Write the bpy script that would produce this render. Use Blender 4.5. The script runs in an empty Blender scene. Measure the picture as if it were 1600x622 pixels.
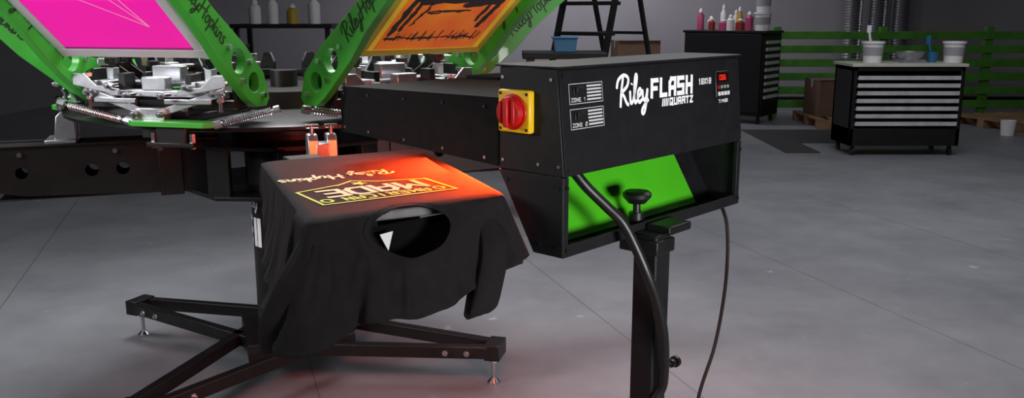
import bpy, math, random, bmesh
from mathutils import Vector, Matrix
random.seed(4)
scene=bpy.context.scene
COL=scene.collection
scene.view_settings.view_transform='Standard'
scene.view_settings.look='None'

# ------------------------------------------------ materials
def mat(name,c,rough=.5,metal=0,var=0,scale=8,bump=0,bscale=60,em=None,es=0,sheen=0,trans=0,coat=0,spec=None):
    m=bpy.data.materials.new(name); m.use_nodes=True
    nt=m.node_tree; b=nt.nodes['Principled BSDF']
    b.inputs['Base Color'].default_value=(*c,1)
    b.inputs['Roughness'].default_value=rough
    b.inputs['Metallic'].default_value=metal
    if spec is not None: b.inputs['Specular IOR Level'].default_value=spec
    if sheen: b.inputs['Sheen Weight'].default_value=sheen
    if coat: b.inputs['Coat Weight'].default_value=coat
    if trans: b.inputs['Transmission Weight'].default_value=trans
    if em: b.inputs['Emission Color'].default_value=(*em,1); b.inputs['Emission Strength'].default_value=es
    tc=nt.nodes.new('ShaderNodeTexCoord')
    n=nt.nodes.new('ShaderNodeTexNoise'); n.inputs['Scale'].default_value=scale; n.inputs['Detail'].default_value=6
    nt.links.new(tc.outputs['Object'],n.inputs['Vector'])
    if var:
        r=nt.nodes.new('ShaderNodeValToRGB')
        r.color_ramp.elements[0].position=.3; r.color_ramp.elements[1].position=.7
        r.color_ramp.elements[0].color=(*[x*(1-var) for x in c],1)
        r.color_ramp.elements[1].color=(*[min(1,x*(1+var)) for x in c],1)
        nt.links.new(n.outputs['Fac'],r.inputs['Fac']); nt.links.new(r.outputs['Color'],b.inputs['Base Color'])
    if bump:
        n2=nt.nodes.new('ShaderNodeTexNoise'); n2.inputs['Scale'].default_value=bscale
        nt.links.new(tc.outputs['Object'],n2.inputs['Vector'])
        bp=nt.nodes.new('ShaderNodeBump'); bp.inputs['Strength'].default_value=bump; bp.inputs['Distance'].default_value=.01
        nt.links.new(n2.outputs['Fac'],bp.inputs['Height']); nt.links.new(bp.outputs['Normal'],b.inputs['Normal'])
    return m
BLACK=mat('black_powder_coat',(.009,.009,.0105),.52,.0,.2,30,.12,900,spec=.25)
MATTE=mat('matte_black_heater_coat',(.009,.009,.010),.8,.0,.2,30,.1,900,spec=.12)
BLACK2=mat('black_satin_steel',(.009,.0085,.0085),.4,.0,.3,12,.1,400,spec=.36)
RUBBER=mat('black_rubber',(.008,.008,.008),.4)
GREEN=mat('green_enamel',(.05,.42,.035),.4,0,.08,10,coat=.1)
GREENB=mat('bright_green_paint',(.07,.5,.01),.5,0,.05,10)
GREEND=mat('dull_green_paint',(.05,.2,.015),.6,0,.25,6)
ALU=mat('brushed_aluminium',(.58,.59,.62),.34,.95,.15,25)
CHROME=mat('zinc_plated_steel',(.6,.6,.62),.25,1,.1,30)
STEELG=mat('satin_grey_steel',(.4,.41,.43),.4,.8,.2,15)
BOARD=mat('grey_laminate_board',(.2,.19,.19),.7,0,.35,18)
WHITEP=mat('white_plastic',(.7,.7,.71),.4,0,.05)
WHITEI=mat('white_print_ink',(.95,.95,.97),.6,0,.0)
GREYI=mat('pale_grey_print',(.6,.6,.61),.6,0,.0)
YEL=mat('yellow_plastic',(.9,.55,.01),.35,0,.03)
RED=mat('red_plastic',(.55,.006,.006),.35,0,.05)
WOOD=mat('pine_wood',(.22,.13,.065),.6,0,.3,5,.2,40)
PALE=mat('pale_laminate_board',(.5,.47,.43),.5,0,.1,5)
CARD=mat('brown_cardboard',(.11,.06,.035),.8,0,.15,5)
BLUEP=mat('blue_plastic',(.015,.13,.26),.5,0,.05)
PINKP=mat('pink_plastic',(.4,.05,.14),.4,0,.05)
REDP=mat('dark_red_plastic',(.25,.025,.02),.4,0,.05)
YELP=mat('mustard_plastic',(.4,.28,.03),.4,0,.05)
SHIRT=mat('charcoal_cotton_jersey',(.0135,.0115,.0125),.9,0,.15,40,.25,900,spec=.22)
INKY=mat('lime_yellow_ink',(.42,.72,.04),.7,0,.05)
INKW=mat('cream_ink',(.6,.72,.4),.7,0,.05)
FRAMEW=mat('pale_aluminium_frame',(.75,.75,.78),.45,.2,.06,10)
TRAYM=mat('galvanised_tray',(.62,.62,.64),.42,.4,.15,12)
FRAMEY=mat('yellow_lit_frame',(.75,.66,.05),.45,.1,.1,10)  # aluminium with the yellow light on it put into the base colour
PINK=mat('magenta_ink_mesh',(.9,.01,.42),.5,0,.06,5,em=(1,.0,.42),es=.4)  # emission stands in for light coming through the mesh
YMESH=mat('yellow_screen_mesh',(.85,.62,.02),.5,0,.1,6,em=(1,.65,.02),es=.2)  # slight emission paints in brightness; the mesh is no light source
GLASS=mat('dark_display',(.02,.0,.0),.15)
REDLED=mat('red_led',(.7,.02,.01),.4,em=(1,.03,.02),es=.8)
GLOW=mat('glowing_quartz_tube',(1,.2,.05),.3,em=(1,.1,.015),es=5)
BLKINK=mat('black_handwriting_ink',(.01,.015,.01),.5)
TAPE=mat('grey_tape',(.3,.3,.32),.6)
DINK=mat('dark_brown_ink',(.02,.006,.003),.5)
BRINK=mat('brown_print_ink',(.22,.03,.004),.5)
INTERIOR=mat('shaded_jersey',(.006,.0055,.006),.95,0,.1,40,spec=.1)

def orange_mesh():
    m=mat('orange_stencil',(.9,.2,.01),.5,em=(1,.2,.01),es=.3)  # stencil given a glow of its own in place of lamp light
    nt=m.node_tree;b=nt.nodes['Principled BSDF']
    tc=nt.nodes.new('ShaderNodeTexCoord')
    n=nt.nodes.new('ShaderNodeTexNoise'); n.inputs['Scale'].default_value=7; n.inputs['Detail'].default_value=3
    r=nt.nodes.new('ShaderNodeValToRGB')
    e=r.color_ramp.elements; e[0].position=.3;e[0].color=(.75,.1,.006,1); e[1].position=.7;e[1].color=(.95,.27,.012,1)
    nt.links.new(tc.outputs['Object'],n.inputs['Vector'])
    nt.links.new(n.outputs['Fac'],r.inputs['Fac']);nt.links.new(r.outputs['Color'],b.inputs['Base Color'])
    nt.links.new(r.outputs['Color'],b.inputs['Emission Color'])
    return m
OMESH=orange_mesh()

def floor_mat():
    m=mat('sealed_grey_concrete',(.2,.2,.21),.42,0,0,1)
    nt=m.node_tree;b=nt.nodes['Principled BSDF']
    tc=nt.nodes.new('ShaderNodeTexCoord'); N=nt.nodes.new; L=nt.links.new
    n1=N('ShaderNodeTexNoise'); n1.inputs['Scale'].default_value=1.3; n1.inputs['Detail'].default_value=10; n1.inputs['Roughness'].default_value=.72
    L(tc.outputs['Object'],n1.inputs['Vector'])
    r=N('ShaderNodeValToRGB'); r.color_ramp.elements[0].position=.3; r.color_ramp.elements[1].position=.72
    r.color_ramp.elements[0].color=(.145,.15,.165,1); r.color_ramp.elements[1].color=(.235,.238,.255,1)
    L(n1.outputs['Fac'],r.inputs['Fac'])
    n2=N('ShaderNodeTexNoise'); n2.inputs['Scale'].default_value=8; n2.inputs['Detail'].default_value=4
    L(tc.outputs['Object'],n2.inputs['Vector'])
    r2=N('ShaderNodeValToRGB'); r2.color_ramp.elements[0].position=.69; r2.color_ramp.elements[1].position=.75
    L(n2.outputs['Fac'],r2.inputs['Fac'])
    mx=N('ShaderNodeMixRGB'); mx.inputs[2].default_value=(.42,.42,.43,1)
    ms=N('ShaderNodeMath');ms.operation='MULTIPLY';ms.inputs[1].default_value=.6
    L(r2.outputs['Color'],ms.inputs[0]);L(ms.outputs[0],mx.inputs[0]);L(r.outputs['Color'],mx.inputs[1])
    dp=N('ShaderNodeVectorMath');dp.operation='DOT_PRODUCT';dp.inputs[1].default_value=(.95,.312,0)
    L(tc.outputs['Object'],dp.inputs[0])
    a=N('ShaderNodeMath');a.operation='SUBTRACT';a.inputs[1].default_value=.287
    L(dp.outputs['Value'],a.inputs[0])
    p=N('ShaderNodeMath');p.operation='PINGPONG';p.inputs[1].default_value=.667
    L(a.outputs[0],p.inputs[0])
    l=N('ShaderNodeMath');l.operation='LESS_THAN';l.inputs[1].default_value=.0035
    L(p.outputs[0],l.inputs[0])
    l2=N('ShaderNodeMath');l2.operation='MULTIPLY';l2.inputs[1].default_value=.6;L(l.outputs[0],l2.inputs[0])
    m2=N('ShaderNodeMixRGB');m2.inputs[2].default_value=(.07,.065,.065,1)
    L(l2.outputs[0],m2.inputs[0]);L(mx.outputs[0],m2.inputs[1]);L(m2.outputs[0],b.inputs['Base Color'])
    rr=N('ShaderNodeMapRange');rr.inputs['To Min'].default_value=.34;rr.inputs['To Max'].default_value=.6
    L(n1.outputs['Fac'],rr.inputs['Value']);L(rr.outputs[0],b.inputs['Roughness'])
    bp=N('ShaderNodeBump');bp.inputs['Strength'].default_value=.08;L(n2.outputs['Fac'],bp.inputs['Height']);L(bp.outputs[0],b.inputs['Normal'])
    return m
FLOOR=floor_mat()
WALLM=mat('painted_grey_wall',(.27,.26,.28),.8,0,.06,1.5,.1,60)
WALLD=mat('dark_painted_wall',(.16,.16,.17),.8,0,.08,1.5)
CEILM=mat('ceiling_paint',(.25,.25,.26),.9)
MATM=mat('dark_floor_mat',(.03,.03,.032),.8,0,.2,20,.3,200)

# ------------------------------------------------ geometry helpers
def frame_from(d):
    d=d.normalized(); u=Vector((0,0,1)) if abs(d.z)<.9 else Vector((1,0,0))
    a=d.cross(u).normalized(); return a,d.cross(a).normalized()
class G:
    def __init__(s): s.v=[];s.f=[]
    def add(s,vs,fs,M=None):
        o=len(s.v)
        for q in vs:
            q=Vector(q); s.v.append(M@q if M else q)
        for f in fs: s.f.append([i+o for i in f])
        return s
    def bx(s,x0,x1,y0,y1,z0,z1,M=None):
        vs=[(x,y,z) for z in(z0,z1) for y in(y0,y1) for x in(x0,x1)]
        return s.add(vs,[(0,2,3,1),(4,5,7,6),(0,1,5,4),(2,6,7,3),(0,4,6,2),(1,3,7,5)],M)
    def beam(s,p,q,w,h):
        p=Vector(p);q=Vector(q);d=(q-p).normalized();a=d.cross(Vector((0,0,1))).normalized();b=a.cross(d)
        vs=[c+a*i*w/2+b*j*h/2 for c in(p,q) for j in(-1,1) for i in(-1,1)]
        return s.add(vs,[(0,2,3,1),(4,5,7,6),(0,1,5,4),(2,6,7,3),(0,4,6,2),(1,3,7,5)])
    def cyl(s,p,q,r,n=16,r2=None):
        p=Vector(p);q=Vector(q); r2=r if r2 is None else r2
        a,b=frame_from(q-p); vs=[]
        for c,rad in((p,r),(q,r2)):
            for i in range(n):
                t=2*math.pi*i/n; vs.append(c+a*math.cos(t)*rad+b*math.sin(t)*rad)
        fs=[(i,(i+1)%n,n+(i+1)%n,n+i) for i in range(n)]+[list(range(n))[::-1],list(range(n,2*n))]
        return s.add(vs,fs)
    def tube(s,pts,r,n=10,closed=False):
        pts=[Vector(p) for p in pts]; N=len(pts); vs=[];prev=None
        for i,p in enumerate(pts):
            if closed: d=(pts[(i+1)%N]-pts[i-1])
            else: d=pts[min(i+1,N-1)]-pts[max(i-1,0)]
            d.normalize()
            if prev is None: a,_=frame_from(d)
            else: a=(prev-d*prev.dot(d)).normalized()
            prev=a;b=d.cross(a)
            for k in range(n):
                t=2*math.pi*k/n; vs.append(p+(a*math.cos(t)+b*math.sin(t))*r)
        fs=[]
        for i in range(N if closed else N-1):
            j=(i+1)%N
            for k in range(n):
                fs.append((i*n+k,i*n+(k+1)%n,j*n+(k+1)%n,j*n+k))
        if not closed: fs+= [list(range(n))[::-1],list(range((N-1)*n,N*n))]
        return s.add(vs,fs)
    def prism(s,poly,axis,d0,d1,M=None):
        def mk(a,b,d):
            return {'x':(d,a,b),'y':(a,d,b),'z':(a,b,d)}[axis]
        n=len(poly)
        vs=[mk(a,b,d0) for a,b in poly]+[mk(a,b,d1) for a,b in poly]
        fs=[(i,(i+1)%n,n+(i+1)%n,n+i) for i in range(n)]+[list(range(n))[::-1],list(range(n,2*n))]
        return s.add(vs,fs,M)
    def lathe(s,prof,c=(0,0,0),n=24,M=None):
        vs=[];m=len(prof)
        for i in range(n):
            t=2*math.pi*i/n
            for r,z in prof: vs.append((c[0]+r*math.cos(t),c[1]+r*math.sin(t),c[2]+z))
        fs=[]
        for i in range(n):
            j=(i+1)%n
            for k in range(m-1): fs.append((i*m+k,j*m+k,j*m+k+1,i*m+k+1))
        return s.add(vs,fs,M)
    def obj(s,name,m,parent=None,bevel=0,smooth=True,label=None,M=None,seg=2):
        me=bpy.data.meshes.new(name); me.from_pydata([tuple(v) for v in s.v],[],s.f)
        bm=bmesh.new();bm.from_mesh(me);bmesh.ops.recalc_face_normals(bm,faces=bm.faces);bm.to_mesh(me);bm.free()
        me.update()
        me.materials.append(m)
        if smooth: me.shade_smooth(); me.set_sharp_from_angle(angle=.6)
        o=bpy.data.objects.new(name,me);COL.objects.link(o)
        if parent: o.parent=parent
        if M is not None: o.matrix_local=M
        if bevel:
            b=o.modifiers.new('bevel','BEVEL');b.width=bevel;b.segments=seg;b.limit_method='ANGLE';b.angle_limit=.6
        if label:o['label']=label
        return o
def thing(name,loc,rz,label,cat,group=None,parent=None):
    e=bpy.data.objects.new(name,None);COL.objects.link(e);e.empty_display_size=.1
    e.location=loc;e.rotation_euler=(0,0,rz)
    if parent: e.parent=parent
    else: e['label']=label;e['category']=cat
    if group:e['group']=group
    return e
def top(o,label,cat,group=None):
    o['label']=label;o['category']=cat
    if group:o['group']=group
    return o
def centre(o):
    vs=o.data.vertices
    c=Vector((sum(v.co.x for v in vs)/len(vs),sum(v.co.y for v in vs)/len(vs),min(v.co.z for v in vs)))
    o.data.transform(Matrix.Translation(-c)); o.location=c; return o
def cut(o,g):
    c=g.obj('cutter_tmp',BLACK)
    c.parent=o.parent; c.matrix_basis=o.matrix_basis.copy()
    b=o.modifiers.new('b','BOOLEAN');b.object=c;b.operation='DIFFERENCE';b.solver='EXACT'
    bpy.context.view_layer.update()
    dg=bpy.context.evaluated_depsgraph_get()
    me=bpy.data.meshes.new_from_object(o.evaluated_get(dg))
    o.modifiers.clear();o.data=me
    bpy.data.objects.remove(c,do_unlink=True)
def cr(pts,k=6):
    out=[];n=len(pts);P=[Vector(p) for p in pts]
    for i in range(n-1):
        a=P[max(i-1,0)];b=P[i];c=P[i+1];d=P[min(i+2,n-1)]
        for j in range(k):
            t=j/k
            out.append(.5*((2*b)+(-a+c)*t+(2*a-5*b+4*c-d)*t*t+(-a+3*b-3*c+d)*t*t*t))
    out.append(P[-1]);return out

# ------------------------------------------------ lettering
BF={
'A':[[(0,0),(0,.75),(.15,1),(.6,1),(.6,0)],[(0,.42),(.6,.42)]],
'C':[[(.6,1),(.15,1),(0,.8),(0,.2),(.15,0),(.6,0)]],
'D':[[(0,0),(0,1),(.45,1),(.6,.8),(.6,.2),(.45,0),(0,0)]],
'E':[[(.6,1),(0,1),(0,0),(.6,0)],[(0,.5),(.5,.5)]],
'F':[[(.6,1),(0,1),(0,0)],[(0,.48),(.5,.48)]],
'H':[[(0,0),(0,1)],[(.6,0),(.6,1)],[(0,.5),(.6,.5)]],
'I':[[(.3,0),(.3,1)]],
'L':[[(0,1),(0,0),(.6,0)]],
'M':[[(0,0),(0,1),(.35,.45),(.7,1),(.7,0)]],
'N':[[(0,0),(0,1),(.6,0),(.6,1)]],
'O':[[(0,0),(0,1),(.6,1),(.6,0),(0,0)]],
'Q':[[(0,0),(0,1),(.6,1),(.6,0),(0,0)],[(.35,.3),(.65,-.12)]],
'R':[[(0,0),(0,1),(.6,1),(.6,.5),(0,.5)],[(.3,.5),(.6,0)]],
'S':[[(.6,1),(0,1),(0,.5),(.6,.5),(.6,0),(0,0)]],
'T':[[(0,1),(.6,1)],[(.3,1),(.3,0)]],
'U':[[(0,1),(0,0),(.6,0),(.6,1)]],
'X':[[(0,0),(.6,1)],[(0,1),(.6,0)]],
'Z':[[(0,1),(.6,1),(0,0),(.6,0)]],
'0':[[(0,0),(0,1),(.6,1),(.6,0),(0,0)]],
'1':[[(.1,.8),(.3,1),(.3,0)]],
'2':[[(0,1),(.6,1),(.6,.5),(0,.5),(0,0),(.6,0)]],
'3':[[(0,1),(.6,1),(.6,0),(0,0)],[(.15,.5),(.6,.5)]],
'6':[[(.6,1),(0,1),(0,0),(.6,0),(.6,.5),(0,.5)]],
'8':[[(0,0),(0,1),(.6,1),(.6,0),(0,0)],[(0,.5),(.6,.5)]],
' ':[]}
SF={
'R':([[(.28,-.12),(.32,.5),(.42,1.05)],[(.0,.62),(.1,.95),(.45,1.12),(.75,1.0),(.72,.72),(.42,.5),(.3,.48),(.5,.3),(.7,.02),(.85,-.05)]],.88),
'i':([[(.02,.5),(.06,.1),(.14,.0),(.26,.12)],[(.12,.72),(.14,.78)]],.24),
'l':([[(.0,.1),(.16,.6),(.24,1.0),(.15,1.1),(.08,.8),(.08,.2),(.16,.0),(.28,.1)]],.27),
'e':([[(.0,.22),(.18,.28),(.28,.42),(.18,.54),(.06,.4),(.06,.14),(.18,.0),(.36,.12)]],.36),
'y':([[(.0,.5),(.04,.2),(.14,.06),(.28,.2),(.36,.52)],[(.36,.52),(.3,0),(.16,-.42),(.02,-.45),(.02,-.28),(.3,-.02),(.46,.08)]],.5),
'H':([[(.1,1.05),(.12,.5),(.05,-.05)],[(.6,1.1),(.55,.5),(.58,-.05)],[(-.05,.45),(.35,.55),(.75,.6)]],.75),
'o':([[(.2,.52),(.05,.4),(.04,.12),(.18,0),(.32,.15),(.32,.42),(.2,.52),(.4,.46)]],.42),
'p':([[(.05,.55),(.08,.1),(.02,-.45)],[(.06,.4),(.22,.55),(.36,.4),(.3,.1),(.1,.05)]],.42),
'k':([[(.1,1.0),(.08,.5),(.05,0)],[(.34,.5),(.1,.25),(.22,.15),(.4,.0)]],.42),
'n':([[(.04,.5),(.05,0)],[(.05,.3),(.18,.52),(.3,.4),(.3,.08),(.4,.04)]],.42),
's':([[(.3,.52),(.12,.5),(.1,.34),(.28,.2),(.24,.02),(.02,.02)]],.34),
' ':([],.3)}
RC=[0]
def lift(fn):
    """each stroke sits a hair above the previous one so no two faces coincide"""
    RC[0]=(RC[0]+1)%9
    o=fn(0,0);n=(fn(.001,0)-o).cross(fn(0,.001)-o).normalized()*(RC[0]*.00011)
    return lambda x,y:fn(x,y)+n
def ribbon(g,pts,w,fn,square=False):
    pts=[Vector((p[0],p[1])) for p in pts]
    if square:
        for a,b in zip(pts,pts[1:]):
            f2=lift(fn)
            d=(b-a).normalized();n=Vector((-d.y,d.x));a2=a-d*w/2;b2=b+d*w/2
            g.add([f2(*(a2+n*w/2)),f2(*(a2-n*w/2)),f2(*(b2-n*w/2)),f2(*(b2+n*w/2))],[(0,1,2,3)])
        return
    vs=[];N=len(pts);fn=lift(fn)
    for i,p in enumerate(pts):
        d=(pts[min(i+1,N-1)]-pts[max(i-1,0)])
        if d.length<1e-9:d=Vector((1,0))
        d.normalize();n=Vector((-d.y,d.x)); ww=w*(.75 if i in(0,N-1) else 1)
        vs+= [fn(*(p+n*ww/2)),fn(*(p-n*ww/2))]
    g.add(vs,[(2*i,2*i+1,2*i+3,2*i+2) for i in range(N-1)])
def plane_fn(O,ux,uy,off=.001):
    O=Vector(O);ux=Vector(ux).normalized();uy=Vector(uy).normalized();n=ux.cross(uy)
    return lambda x,y:O+ux*x+uy*y+n*off
def block(g,s,x,y,h,w,fn,shear=0,adv=.85,wid=1):
    for ch in s:
        for st in BF[ch]:
            ribbon(g,[(x+(a*wid+b*shear)*h,y+b*h) for a,b in st],w,fn,True)
        x+=(adv+(.12 if ch=='M' else 0))*h*wid
    return x
def script(g,s,x,y,h,w,fn,slope=0,sh=.12):
    for ch in s:
        sts,a=SF[ch]
        for st in sts:
            pts=cr([(x+(p[0]+p[1]*sh)*h,y+p[1]*h+slope*(x+p[0]*h),0) for p in st],5)
            ribbon(g,[(p.x,p.y) for p in pts],w,fn)
        x+=a*h
    return x

# ------------------------------------------------ camera
P=math.atan(291/1400)
cam=bpy.data.cameras.new('camera');cam.sensor_width=36;cam.lens=31.5
co=bpy.data.objects.new('camera',cam);COL.objects.link(co)
co.location=(0,0,1.38);co.rotation_euler=(math.pi/2-P,0,0);scene.camera=co

# ------------------------------------------------ room
def struct(o):
    o['kind']='structure';return o
struct(G().bx(-7,10,-3,14,-.1,0).obj('floor',FLOOR,smooth=False))
struct(G().bx(-7,10,13.8,14,0,4).obj('wall_back',WALLM,smooth=False))
struct(G().bx(-7.2,-7,-3,14,0,4).obj('wall_left',WALLD,smooth=False))
struct(G().bx(10,10.2,-3,14,0,4).obj('wall_right',WALLD,smooth=False))
struct(G().bx(-7,10,-3.2,-3,0,4).obj('wall_front',WALLD,smooth=False))
struct(G().bx(-7,10,-3,14,4,4.1).obj('ceiling',CEILM,smooth=False))
struct(G().bx(-7,10,13.77,13.8,0,.12).obj('baseboard_back',RUBBER,smooth=False))

# ------------------------------------------------ flash dryer
ang=math.radians(48)
D=thing('flash_dryer',(.095,1.63,0),ang,'black steel flash dryer on a post with green plate','flash dryer')
W=.68
body=G().prism([(0,1.08),(.02,1.28),(.16,1.28),(.162,1.08)],'x',0,W).obj('control_box',BLACK,D,bevel=.003)
pn=Vector((0,-.2,.02)).normalized()
pf=lambda off:plane_fn((0,0,1.08),(1,0,0),(0,.02,.2),off)
f=pf(.003)
g=G();f0=pf(0)
vs=[f0(.004,.004),f0(W-.004,.004),f0(W-.004,.197),f0(.004,.197)]+[f(.004,.004),f(W-.004,.004),f(W-.004,.197),f(.004,.197)]
g.add(vs,[(0,1,2,3),(4,5,6,7),(0,1,5,4),(1,2,6,5),(2,3,7,6),(3,0,4,7)])
panel=g.obj('control_panel',BLACK,D,bevel=.001,label='flat black front panel with white print')
g=G();g.bx(-.003,W+.003,.012,.17,1.28,1.284);g.obj('lid',BLACK,D,bevel=.0015)
fl=pf(.0042)
g=G();script(g,'Riley',.174,.122,.051,.0072,fl);g.obj('lettering',WHITEI,panel,smooth=False)
g=G();block(g,'FLASH',.300,.131,.032,.0095,fl,shear=.12,adv=1.0,wid=1.06);g.obj('lettering',WHITEI,panel,smooth=False)
g=G();block(g,'QUARTZ',.368,.109,.0125,.004,fl,shear=.1,adv=1.0,wid=1.3)
for i in range(4): ribbon(g,[(.338+i*.0065,.109),(.341+i*.0065,.1215)],.0038,fl,True)
g.obj('lettering',WHITEI,panel,smooth=False)
g=G();block(g,'18X18',.49,.145,.011,.0026,fl,shear=.1,adv=.95,wid=1.05);g.obj('lettering',WHITEI,panel,smooth=False)
g=G();block(g,'TIMER',.573,.098,.0065,.0016,fl,adv=.95,wid=1.4);g.obj('lettering',WHITEI,panel,smooth=False)
ux=Vector((1,0,0));uy=Vector((0,.02,.2)).normalized();n=pn
BFc=[(0,1,2,3),(4,5,6,7),(0,1,5,4),(1,2,6,5),(2,3,7,6),(3,0,4,7)]
def B(a0,a1,b0,b1,t0,t1,t2=None):
    t2=t1 if t2 is None else t2
    O=Vector((0,0,1.08))
    return [O+ux*a+uy*b+n*t for a,b,t in((a0,b0,t0),(a1,b0,t0),(a1,b1,t0),(a0,b1,t0),(a0,b0,t1),(a1,b0,t1),(a1,b1,t2),(a0,b1,t2))]
for (y0,lab) in((.134,'ZONE 1'),(.087,'ZONE 2')):
    g=G();x0,x1,h=.027,.13,.037
    for a,b in(((x0,y0),(x1,y0)),((x1,y0),(x1,y0+h)),((x1,y0+h),(x0,y0+h)),((x0,y0+h),(x0,y0))):
        ribbon(g,[a,b],.0012,fl,True)
    for k in range(5): ribbon(g,[(.083,y0+.006+k*.0063),(.125,y0+.006+k*.0063)],.0034,fl,True)
    block(g,lab,.033,y0+.004,.0065,.0014,fl,adv=.95,wid=1.25)
    g.obj('zone_marking',GREYI,panel,smooth=False)
    sw=G()
    sw.add(B(.04,.07,y0+.015,y0+.032,.003,.006),BFc)
    sw.add(B(.044,.066,y0+.017,y0+.030,.006,.008,.012),BFc)
    sw.obj('rocker_switch',RUBBER,panel,bevel=.0008)
tm=G().add(B(.558,.622,.11,.17,.003,.008),BFc).obj('timer',RUBBER,panel,bevel=.002,label='small digital timer with red display')
G().add(B(.566,.614,.145,.165,.008,.0088),BFc).obj('display',GLASS,tm)
g=G();block(g,'006',.573,.150,.010,.0018,pf(.0092),adv=.95,wid=1.1);g.obj('digits',REDLED,tm,smooth=False)
for i in range(4):
    G().add(B(.565+i*.0138,.575+i*.0138,.114,.123,.008,.0105),BFc).obj('button',WHITEP,tm,bevel=.001)
    G().add(B(.566+i*.0138,.574+i*.0138,.130,.137,.008,.009),BFc).obj('marking',RED if i<1 else TAPE,tm)
for a,b in((.012,.012),(.012,.188),(W-.012,.012),(W-.012,.188),(W/2,.188),(W/2,.012)):
    p=Vector((0,0,1.08))+ux*a+uy*b+n*.003
    G().cyl(p,p+n*.0025,.004,12,.003).obj('screw',BLACK2,panel)
iso=G().bx(-.016,0,.07,.15,1.157,1.238).obj('isolator_switch',YEL,D,bevel=.004,label='yellow square isolator with red rotary knob')
g=G().cyl((-.016,.11,1.197),(-.021,.11,1.197),.034,32).cyl((-.021,.11,1.197),(-.034,.11,1.197),.031,32,.028)
for s in(-1,1):
    g.bx(-.037,-.032,.11+s*.016-.003,.11+s*.016+.003,1.176,1.218)
g.bx(-.041,-.03,.105,.115,1.169,1.225);g.obj('rotary_knob',RED,iso,bevel=.002)
for y in(.077,.143):
    for z in(1.164,1.231): G().cyl((-.016,y,z),(-.0175,y,z),.003,10).obj('screw',BLACK,iso)
for b,z in((.01,1.1),(.03,1.26),(.15,1.26),(.15,1.1),(.06,1.1)):
    G().cyl((0,b,z),(-.003,b,z),.0035,10).obj('screw',CHROME,body)
prof=[(0,1.08),(.162,1.08),(.072,.926),(0,.926)]
cr_=G();cr_.prism(prof,'x',-.001,.004);cr_.prism(prof,'x',W-.004,W+.001)
cr_.bx(0,.016,-.001,.01,.926,1.08);cr_.bx(W-.016,W,-.001,.01,.926,1.08)
cr_.bx(0,W,-.002,.003,.926,.95);cr_.bx(0,W,0,.074,.926,.93)
cr_.prism([(.157,1.08),(.162,1.08),(.076,.93),(.071,.93)],'x',.004,W-.004)
cr_.obj('cradle_frame',BLACK,D,bevel=.0015)
G().prism([(.149,1.075),(.156,1.075),(.0705,.933),(.0635,.933)],'x',.012,.59).obj('back_plate',GREENB,D,label='bright green sloping metal plate')
for a,b,z in((.008,-.002,.94),(W-.008,-.002,.94),(W-.008,-.002,1.06),(.008,-.002,1.06)):
    G().cyl((a,b,z),(a,b-.003,z),.004,10).obj('screw',BLACK2,D)
for b,z in((.012,.945),(.055,.945),(.012,1.06),(.14,1.062)):
    G().cyl((-.001,b,z),(-.004,b,z),.0035,10).obj('screw',BLACK2,D)
post=G().bx(.232,.287,-.058,-.002,.1,.935).obj('post',BLACK,D,bevel=.004)
g=G().bx(.226,.294,-.064,.03,.895,.925).bx(.27,.355,-.065,-.01,.93,.948);g.obj('clamp_bracket',BLACK2,D,bevel=.003)
g=G().cyl((.285,.028,.93),(.285,.028,1.0),.008,14).cyl((.285,.028,.945),(.285,.028,.965),.016,14)
g.lathe([(0,.985),(.018,.985),(.03,.998),(.031,1.006),(.025,1.011),(0,1.012)],(.285,.028,0),24)
g.obj('clamp_knob',RUBBER,D)
g=G().cyl((.287,-.03,.618),(.365,-.03,.618),.005,12).cyl((.35,-.03,.618),(.36,-.03,.618),.009,14).cyl((.365,-.03,.618),(.374,-.03,.618),.013,14)
g.obj('locking_screw',RUBBER,D)
g=G().bx(.2,.33,-.36,.5,.06,.1).bx(-.1,.63,-.12,.06,.06,.1);g.obj('base_stand',BLACK2,D,bevel=.005)
for a,b in((.265,-.33),(.265,.47),(-.07,-.03),(.6,-.03)):
    G().cyl((a-.015,b,.03),(a+.015,b,.03),.03,20).bx(a-.02,a+.02,b-.01,b+.01,.03,.065).obj('caster',RUBBER,D)
hose=cr([(.065,.03,1.085),(.085,.01,1.05),(.12,-.012,1.01),(.15,-.03,.975),(.165,-.05,.93),(.18,-.072,.87),(.203,-.082,.81),(.222,-.086,.75),(.236,-.084,.69),(.243,-.08,.64),(.245,-.075,.61),(.235,-.066,.585)],6)
G().tube(hose,.0105,12).obj('power_hose',RUBBER,D,label='thick black rubber hose')
cable=cr([(.65,.03,.925),(.648,.01,.88),(.642,0,.8),(.635,0,.7),(.6,0,.58),(.53,0,.46),(.47,-.02,.3),(.44,-.1,.05),(.46,-.3,.008),(.6,-.6,.008)],8)
G().tube(cable,.0045,8).obj('power_cable',RUBBER,D)
HA,HB0,HB1=.52,.162,.66
g=G()
sidep=[(HB0,1.085),(HB1,1.111),(HB1,1.2),(HB1-.018,1.215),(HB0,1.219)]
g.prism(sidep,'x',0,.004);g.prism(sidep,'x',HA-.004,HA)
g.prism([(HB1-.004,1.111),(HB1,1.111),(HB1,1.2),(HB1-.018,1.215),(HB1-.022,1.213)],'x',0,HA)
g.prism([(HB0,1.2155),(HB1-.018,1.2115),(HB1-.018,1.2155),(HB0,1.2195)],'x',-.0005,HA+.0005)
g.bx(0,HA,HB0,HB0+.004,1.085,1.219)
heater=g.obj('heater_head',MATTE,D)
G().bx(.36,.48,.5,.61,1.2155,1.224).bx(.38,.46,.2,.44,1.2155,1.221).obj('cover_plate',MATTE,heater,bevel=.002)
G().prism([(.17,1.165),(.65,1.172),(.65,1.176),(.17,1.169)],'x',.01,HA-.01).obj('reflector',ALU,heater)
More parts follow.
